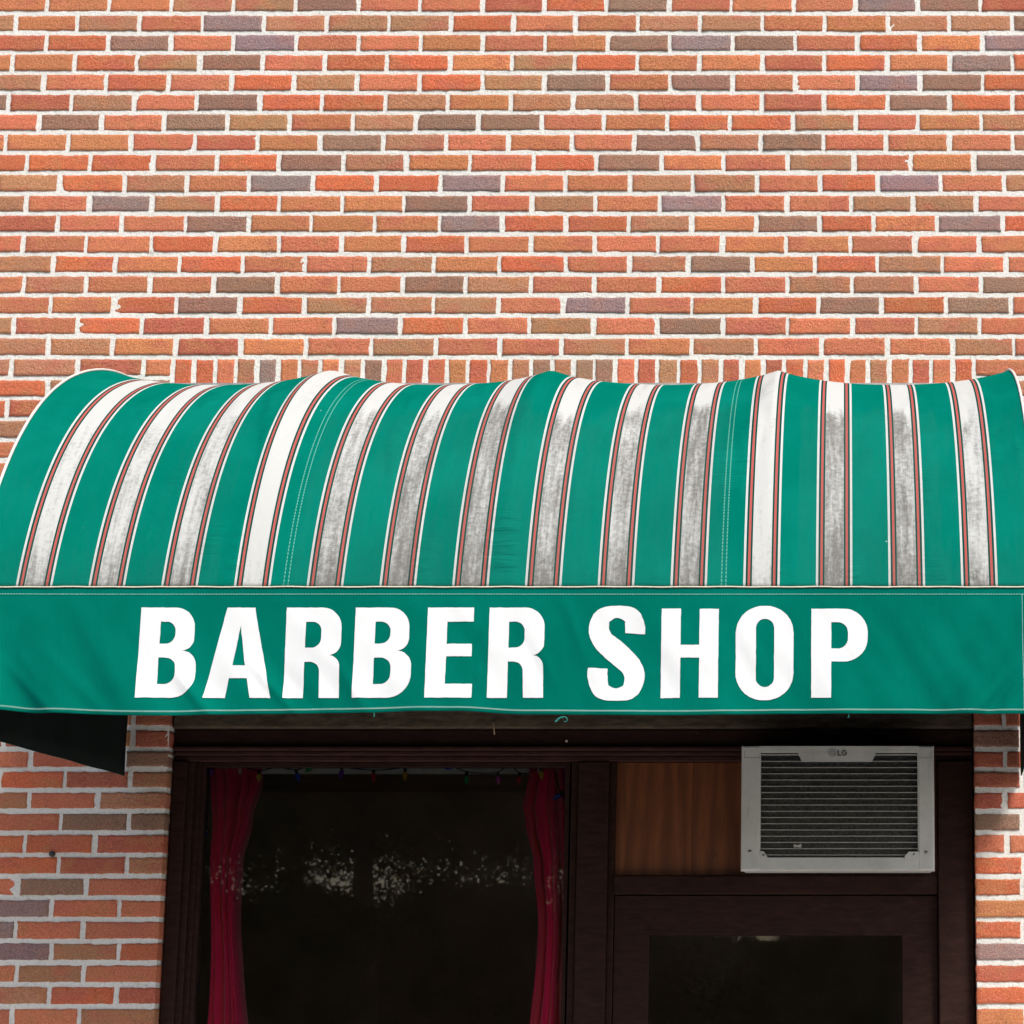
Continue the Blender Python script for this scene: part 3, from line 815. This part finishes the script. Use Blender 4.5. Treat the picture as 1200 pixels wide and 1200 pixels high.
g_ = MB(); g_.box(gx0, ax(936), YA + .007, YA + .026, az(884.6), az(883.6)); g_.build('fin', M_FIN, AC); g_ = MB(); g_.box(ax(1025.5), gx1, YA + .007, YA + .026, az(884.6), az(883.6)); g_.build('fin', M_FIN, AC)
plate([(ax(930), az(989)), (ax(935), az(990.4)), (ax(939.5), az(988.6)), (ax(939.0), az(993.6)), (ax(934), az(992.6)), (ax(930.5), az(993.5))], YA + .003, YA + .006, 'bent_clip', M_FIN, AC)
for sx_, sy_ in ((879, 998), (1085, 999)):
    g_ = MB(); g_.tube([(ax(sx_), YA - .0018, az(sy_)), (ax(sx_), YA + .004, az(sy_))], .0052, 14)
    g_.build('screw', M_SCREW, frame, True)
for sx_, sy_ in ((895, 1002), (1070.5, 1001)):
    MB().tube([(ax(sx_), YA - .0022, az(sy_)), (ax(sx_), YA + .003, az(sy_))], .0026, 10).build('screw', M_BOLT, frame, True)
for x0_, x1_, y0_, y1_ in ((871.5, 890.5, 888.4, 887.7), (1076.5, 1092, 888.4, 887.7), (871.5, 872.1, 887.6, 880), (1091.4, 1092, 887.6, 880)):   # moulded corner lines
    MB().box(ax(x0_), ax(x1_), YA - .0004, YA + .002, az(y0_), az(y1_)).build('moulded_line', M_LOGO2, frame)
# badge: round emblem and two letters
bd = MB(); cx, czz = ax(975), az(882.2); R_ = 4.6 * (ax(976) - ax(975)); n = 28
bd.v += [(cx + R_ * math.cos(2 * math.pi * i / n), YA - .0004, czz + R_ * math.sin(2 * math.pi * i / n)) for i in range(n)]; bd.f.append(tuple(range(n)))
emb = bd.build('emblem', M_LOGO2, tab)
ring = MB()
def arc_ribbon(r0, r1, a0, a1, y):
    k = 18; n = len(ring.v)
    for i in range(k + 1):
        w = a0 + (a1 - a0) * i / k
        ring.v.append((cx + r0 * math.cos(w), y, czz + r0 * math.sin(w))); ring.v.append((cx + r1 * math.cos(w), y, czz + r1 * math.sin(w)))
    for i in range(k): ring.f.append((n + 2 * i, n + 2 * i + 1, n + 2 * i + 3, n + 2 * i + 2))
arc_ribbon(R_ * .62, R_ * .78, .05, 1.5 * math.pi + .6, YA - .0008)
def rect(x0, x1, z0, z1): 
    n = len(ring.v); ring.v += [(x0, YA - .0008, z0), (x1, YA - .0008, z0), (x1, YA - .0008, z1), (x0, YA - .0008, z1)]; ring.f.append((n, n + 1, n + 2, n + 3))
rect(cx - R_ * .1, cx + R_ * .08, czz - R_ * .4, czz + R_ * .4); rect(cx + R_ * .085, cx + R_ * .36, czz - R_ * .4, czz - R_ * .24); rect(cx + R_ * .2, cx + R_ * .72, czz - R_ * .06, czz + R_ * .08)
ring.build('emblem_mark', M_AC, tab)
tx = MB(); ring_bak = ring; ring = tx
lx0 = ax(981.4); um = (ax(992.6) - lx0) / 11.2; lz0, lz1 = az(885.8), az(878.9); lw = um * 1.5; hh_ = lz1 - lz0
rect(lx0, lx0 + lw, lz0, lz1); rect(lx0 + lw, lx0 + um * 4.3, lz0, lz0 + lw * .95)
gxc = lx0 + um * 8.0; rad = um * 3.3; czz2 = (lz0 + lz1) / 2
def garc(a0, a1):
    k = 22; n = len(tx.v)
    for i in range(k + 1):
        w = a0 + (a1 - a0) * i / k
        for r in (1.0, .58): tx.v.append((gxc + rad * r * math.cos(w) * (1 if r == 1 else .98), YA - .0008, czz2 + (hh_ / 2) * (1 if r == 1 else .58) * math.sin(w)))
    for i in range(k): tx.f.append((n + 2 * i, n + 2 * i + 1, n + 2 * i + 3, n + 2 * i + 2))
garc(.75, 2 * math.pi - .05)
rect(gxc + um * .3, gxc + rad * .57, czz2 - hh_ * .08, czz2 + hh_ * .10); rect(gxc + rad * .572, gxc + rad * 1.0, czz2 - hh_ * .12, czz2 + hh_ * .10)
tx.build('badge_letters', M_LOGO, tab)

# ================================================================== CURTAINS, RAIL, FAIRY LIGHTS
YC = .185
def curtain(label, L, Rr, folds, seed, ztop=893.5):
    """L and Rr: photo x of the two edges down the drop"""
    def lerp(T, y):
        for (ya, xa), (yb, xb) in zip(T, T[1:]):
            if y <= yb:
                w = (y - ya) / (yb - ya); w = w * w * (3 - 2 * w); return xa + (xb - xa) * w
        return T[-1][1]
    g_ = MB()
    def fn(a, b):
        y = ztop + (1330 - ztop) * b
        xl, xr = lerp(L, y), lerp(Rr, y)
        warp = a + .05 * math.sin(a * 9 + seed + b * 2)
        x = xl + (xr - xl) * min(1, max(0, warp))
        ph = folds * 2 * math.pi * a + seed + .9 * math.sin(b * 6 + seed) * a + 1.1 * noise.noise(Vector((a * 3, b * 5, seed)))
        amp = .038 + .014 * noise.noise(Vector((a * 2, b * 3, seed + 4)))
        yy = YC + amp * math.sin(ph) + .009 * math.sin(2.3 * ph + 1)
        X, Zz = W(x, y, YC)
        return (X + .004 * math.cos(ph), yy, Zz)
    g_.grid(fn, 110, 90)
    o = g_.build('curtain', M_CURT, None, True)
    o.modifiers.new('thickness', 'SOLIDIFY').thickness = .0015
    return tag(o, label, 'curtain')
curtain('dark red gathered curtain at the left end of the shop window', [(893, 238), (925, 244), (960, 248), (1013, 247), (1100, 250), (1330, 236)], [(893, 311), (912, 309), (960, 296), (1013, 284), (1080, 280), (1330, 300)], 5.3, 1.2)
curtain('dark red gathered curtain at the right end of the shop window', [(893, 620), (905, 624), (930, 619), (946, 616), (965, 620), (1013, 629), (1080, 634), (1330, 612)], [(893, 664), (930, 668), (1013, 668), (1330, 668)], 3.6, 4.1)
rd = MB(); rd.box(WX(234, 900, .21), WX(668, 900, .21), .20, .215, WZ(907, .21), WZ(899, .21), .002)
tag(rd.build('curtain_rail', M_ROD), 'pale flat curtain rail across the top of the shop window', 'curtain rail')
YW = .122
LT = empty('string_lights', (WX(450, 900, YW), YW, WZ(900, YW)), 'string of small coloured bulbs hung along the top of the shop window', 'string lights')
wp = [(241, 975), (238, 950), (241, 915), (243, 899), (262, 895), (285, 899), (304, 903), (325, 899.5), (348, 902), (366, 895), (385, 897), (402, 899.5), (438, 902.5), (456, 901.5), (477, 899.5), (500, 898.5), (518, 897), (532, 899.5), (548, 904.5), (566, 906), (583, 905), (598, 897), (609, 906), (622, 905), (634, 899), (648, 900), (652, 914), (657, 928), (662, 938)]
def smooth_path(p, n=6):
    out = []
    for i in range(len(p) - 1):
        p0, p1, p2, p3 = p[max(0, i - 1)], p[i], p[i + 1], p[min(len(p) - 1, i + 2)]
        for k in range(n):
            w = k / n
            out.append(tuple(.5 * (2 * p1[j] + (p2[j] - p0[j]) * w + (2 * p0[j] - 5 * p1[j] + 4 * p2[j] - p3[j]) * w * w + (3 * p1[j] - p0[j] - 3 * p2[j] + p3[j]) * w ** 3) for j in (0, 1)))
    out.append(p[-1]); return out
sp_ = [W(x, y, YW) for x, y in smooth_path(wp)]
MB().tube([(x, YW + .002 * math.sin(i * .9), z) for i, (x, z) in enumerate(sp_)], .0018, 6).build('wire', M_WIRE, LT, True)
BULBS = [('blue', 244, 972, 237, 980), ('purple', 247, 897, 248, 909), ('yellow', 304, 903, 304, 916), ('blue', 347, 903, 352, 918), ('green', 369, 896, 359, 904), ('purple', 401, 899, 400, 911), ('red', 438, 903, 438, 917), ('yellow', 475, 901, 475, 917), ('blue', 517, 897, 527, 900), ('green', 547, 906, 547, 923), ('pink', 583, 906, 585, 922), ('red', 609, 906, 608, 922), ('yellow', 634, 900, 635, 911), ('blue', 660, 929, 651, 935)]
for cname, xa, ya, xb, yb in BULBS:
    pa, pb_ = W(xa, ya, YW), W(xb, yb, YW); a = Vector((pa[0], YW - .003, pa[1])); b = Vector((pb_[0], YW - .006, pb_[1]))
    dvec = (b - a); L_ = max(dvec.length, .036); dvec.normalize()
    R0 = .0082
    so_ = MB().tube([a - dvec * .002, a + dvec * .010], .0052, 8).build('bulb_socket', M_WIRE, LT, True)
    prof_ = [(.010, .0045), (.014, .0070), (.018, R0), (.023, R0 * .95), (.029, R0 * .70), (.034, R0 * .38), (.0385, R0 * .10)]
    bb_ = MB().tube([a + dvec * p[0] for p in prof_], [p[1] for p in prof_], 10).build('bulb', M_BULB[cname], LT, True)
    bb_['label'] = cname + ' bulb'

# ================================================================== STREET
def sheet(name, x0, x1, y0, y1, z, m):
    g_ = MB(); g_.v += [(x0, y0, z), (x1, y0, z), (x1, y1, z), (x0, y1, z)]; g_.f.append((0, 1, 2, 3)); return tag(g_.build(name, m), kind='structure')
sheet('ground', -400, 400, -400, 400, -.16, M_GRASS)
tag(MB().box(-60, 60, -3.6, -.004, -.158, -.002).build('pavement', M_CONC), kind='structure')
tag(MB().box(-60, 60, -3.78, -3.602, -.158, .0, .0).build('kerb', M_STONE), kind='structure')
sheet('road', -200, 200, -13.0, -3.782, -.15, M_ASPH)
ln = MB()
for i in range(-8, 8): ln.box(i * 6.0, i * 6.0 + 3, -8.45, -8.33, -.1475, -.146)
tag(ln.build('road_marking', M_LINE), kind='structure')
tag(MB().box(-60, 60, -15.5, -13.002, -.158, -.01).build('far_pavement', M_CONC), kind='structure')
def tree_mesh(seed):
    r = random.Random(seed); tk = MB(); lf = MB()
    tk.tube([(0, 0, -.2), (.05, 0, 1.0), (.02, .06, 2.2), (-.05, .05, 3.4), (0, 0, 5.0)], [.20, .16, .13, .09, .03], 10)
    cl = []
    for i in range(120):
        an = r.uniform(0, 6.28); hh = r.uniform(3.4, 6.7) if i > 24 else r.uniform(2.2, 2.75); rad = (1.2 + 1.3 * math.sin(min(1, (hh - 2.4) / 4.8) * math.pi)) * r.uniform(.2, 1)
        c_ = Vector((rad * math.cos(an), rad * math.sin(an), hh)); cl.append((c_, r.uniform(.65, 1.0) if i > 24 else r.uniform(.25, .45)))
        if i < 14: tk.tube([(0, 0, max(2.0, hh - 1.2)), tuple(c_ * .55 + Vector((0, 0, hh * .42))), tuple(c_)], [.05, .03, .01], 6)
    for c_, R0 in cl:
        for _ in range(900):
            d_ = Vector((r.gauss(0, 1), r.gauss(0, 1), r.gauss(0, .8))); d_ = d_.normalized() * R0 * r.uniform(.3, 1) ** .5
            p = c_ + d_; a = Vector((r.gauss(0, 1), r.gauss(0, 1), r.gauss(0, 1))).normalized(); b = a.orthogonal().normalized()
            s_ = r.uniform(.022, .045); n = len(lf.v)
            lf.v += [tuple(p - a * s_), tuple(p + b * s_ * .5), tuple(p + a * s_), tuple(p - b * s_ * .5)]; lf.f.append((n, n + 1, n + 2, n + 3))
    return tk, lf
tk, lf = tree_mesh(3)
tr0 = empty('street_tree', (0, 0, 0), 'leafy tree across the street, seen only as dark reflections in the window glass', 'tree', 'trees across the street')
c1 = tk.build('trunk', M_BARK, tr0, True); c2 = lf.build('crown', M_LEAF, tr0)
spots = [(-5.0, -18.2, 0), (-8.0, -19.0, 2.1), (-2.4, -18.8, 4.0), (.6, -18.0, 1.0), (-6.4, -21.0, 5.0), (-3.6, -21.2, 3.0)]
for i, (x, y, rz) in enumerate(spots):
    if i == 0: o = tr0
    else:
        o = tr0.copy(); COL.objects.link(o)
        for ch in (c1, c2):
            q = ch.copy(); COL.objects.link(q); q.parent = o; q.matrix_parent_inverse = Matrix.Identity(4)
    o.location = (x, y, -.1); o.rotation_euler = (0, 0, rz)

hg = MB(); r = random.Random(11)  # added dark leaf mass, keeps low sky out of the window reflection
for _ in range(42000):
    x = r.uniform(-16, 9); top_ = 2.5 + .35 * noise.noise(Vector((x * .9, 0, 4))) + .2 * noise.noise(Vector((x * 3, 1, 4)))
    p = Vector((x, -22.6 + r.uniform(-.7, .7), top_ * r.random() ** .6 - .1)); a = Vector((r.gauss(0, 1), r.gauss(0, 1), r.gauss(0, 1))).normalized(); b = a.orthogonal().normalized()
    s_ = r.uniform(.05, .09); n = len(hg.v)
    hg.v += [tuple(p - a * s_), tuple(p + b * s_ * .5), tuple(p + a * s_), tuple(p - b * s_ * .5)]; hg.f.append((n, n + 1, n + 2, n + 3))
core = len(hg.v)
hg.box(-16, 9, -23.0, -22.2, -.15, 2.4)
tag(hg.build('hedge_screen', M_LEAF), 'added leafy mass across the street, blocking low sky in the glass reflection', 'hedge_screen')

# ================================================================== CAMERA, SKY, SUN
cam = bpy.data.cameras.new('camera'); co = bpy.data.objects.new('camera', cam); COL.objects.link(co)
co.location = (0, -D, CZ); co.rotation_euler = (math.pi / 2 + TH, 0, 0)
cam.sensor_width = 36; cam.lens = F / 1200 * 36; cam.shift_x = (600 - PX) / 1200; cam.clip_end = 2000; cam.clip_start = .05
S.camera = co
SUN_EL, SUN_AZ = math.radians(50), math.radians(150)           # azimuth clockwise from north (+Y): behind the camera
w = bpy.data.worlds.new('World'); S.world = w; w.use_nodes = True
nt = w.node_tree; bg = nt.nodes['Background']; sky = nt.nodes.new('ShaderNodeTexSky')
sky.sky_type = 'NISHITA'; sky.sun_disc = False; sky.sun_elevation = SUN_EL; sky.sun_rotation = SUN_AZ; sky.air_density = 1.0; sky.dust_density = 3.5; sky.ozone_density = .6
nt.links.new(sky.outputs[0], bg.inputs[0]); bg.inputs[1].default_value = .105
sl = bpy.data.lights.new('sun', 'SUN'); sl.energy = 2.0; sl.angle = math.radians(14); sl.color = (1.0, .965, .89)
so_ = bpy.data.objects.new('sun', sl); COL.objects.link(so_)
dirv = Vector((math.sin(SUN_AZ) * math.cos(SUN_EL), math.cos(SUN_AZ) * math.cos(SUN_EL), math.sin(SUN_EL)))
so_.rotation_euler = dirv.to_track_quat('Z', 'Y').to_euler(); so_.location = (-2, -6, 8)
S.view_settings.view_transform = 'Standard'; S.view_settings.look = 'None'; S.view_settings.gamma = 1
S.view_settings.exposure = .85
S.cycles.max_bounces = 10; S.cycles.transparent_max_bounces = 12
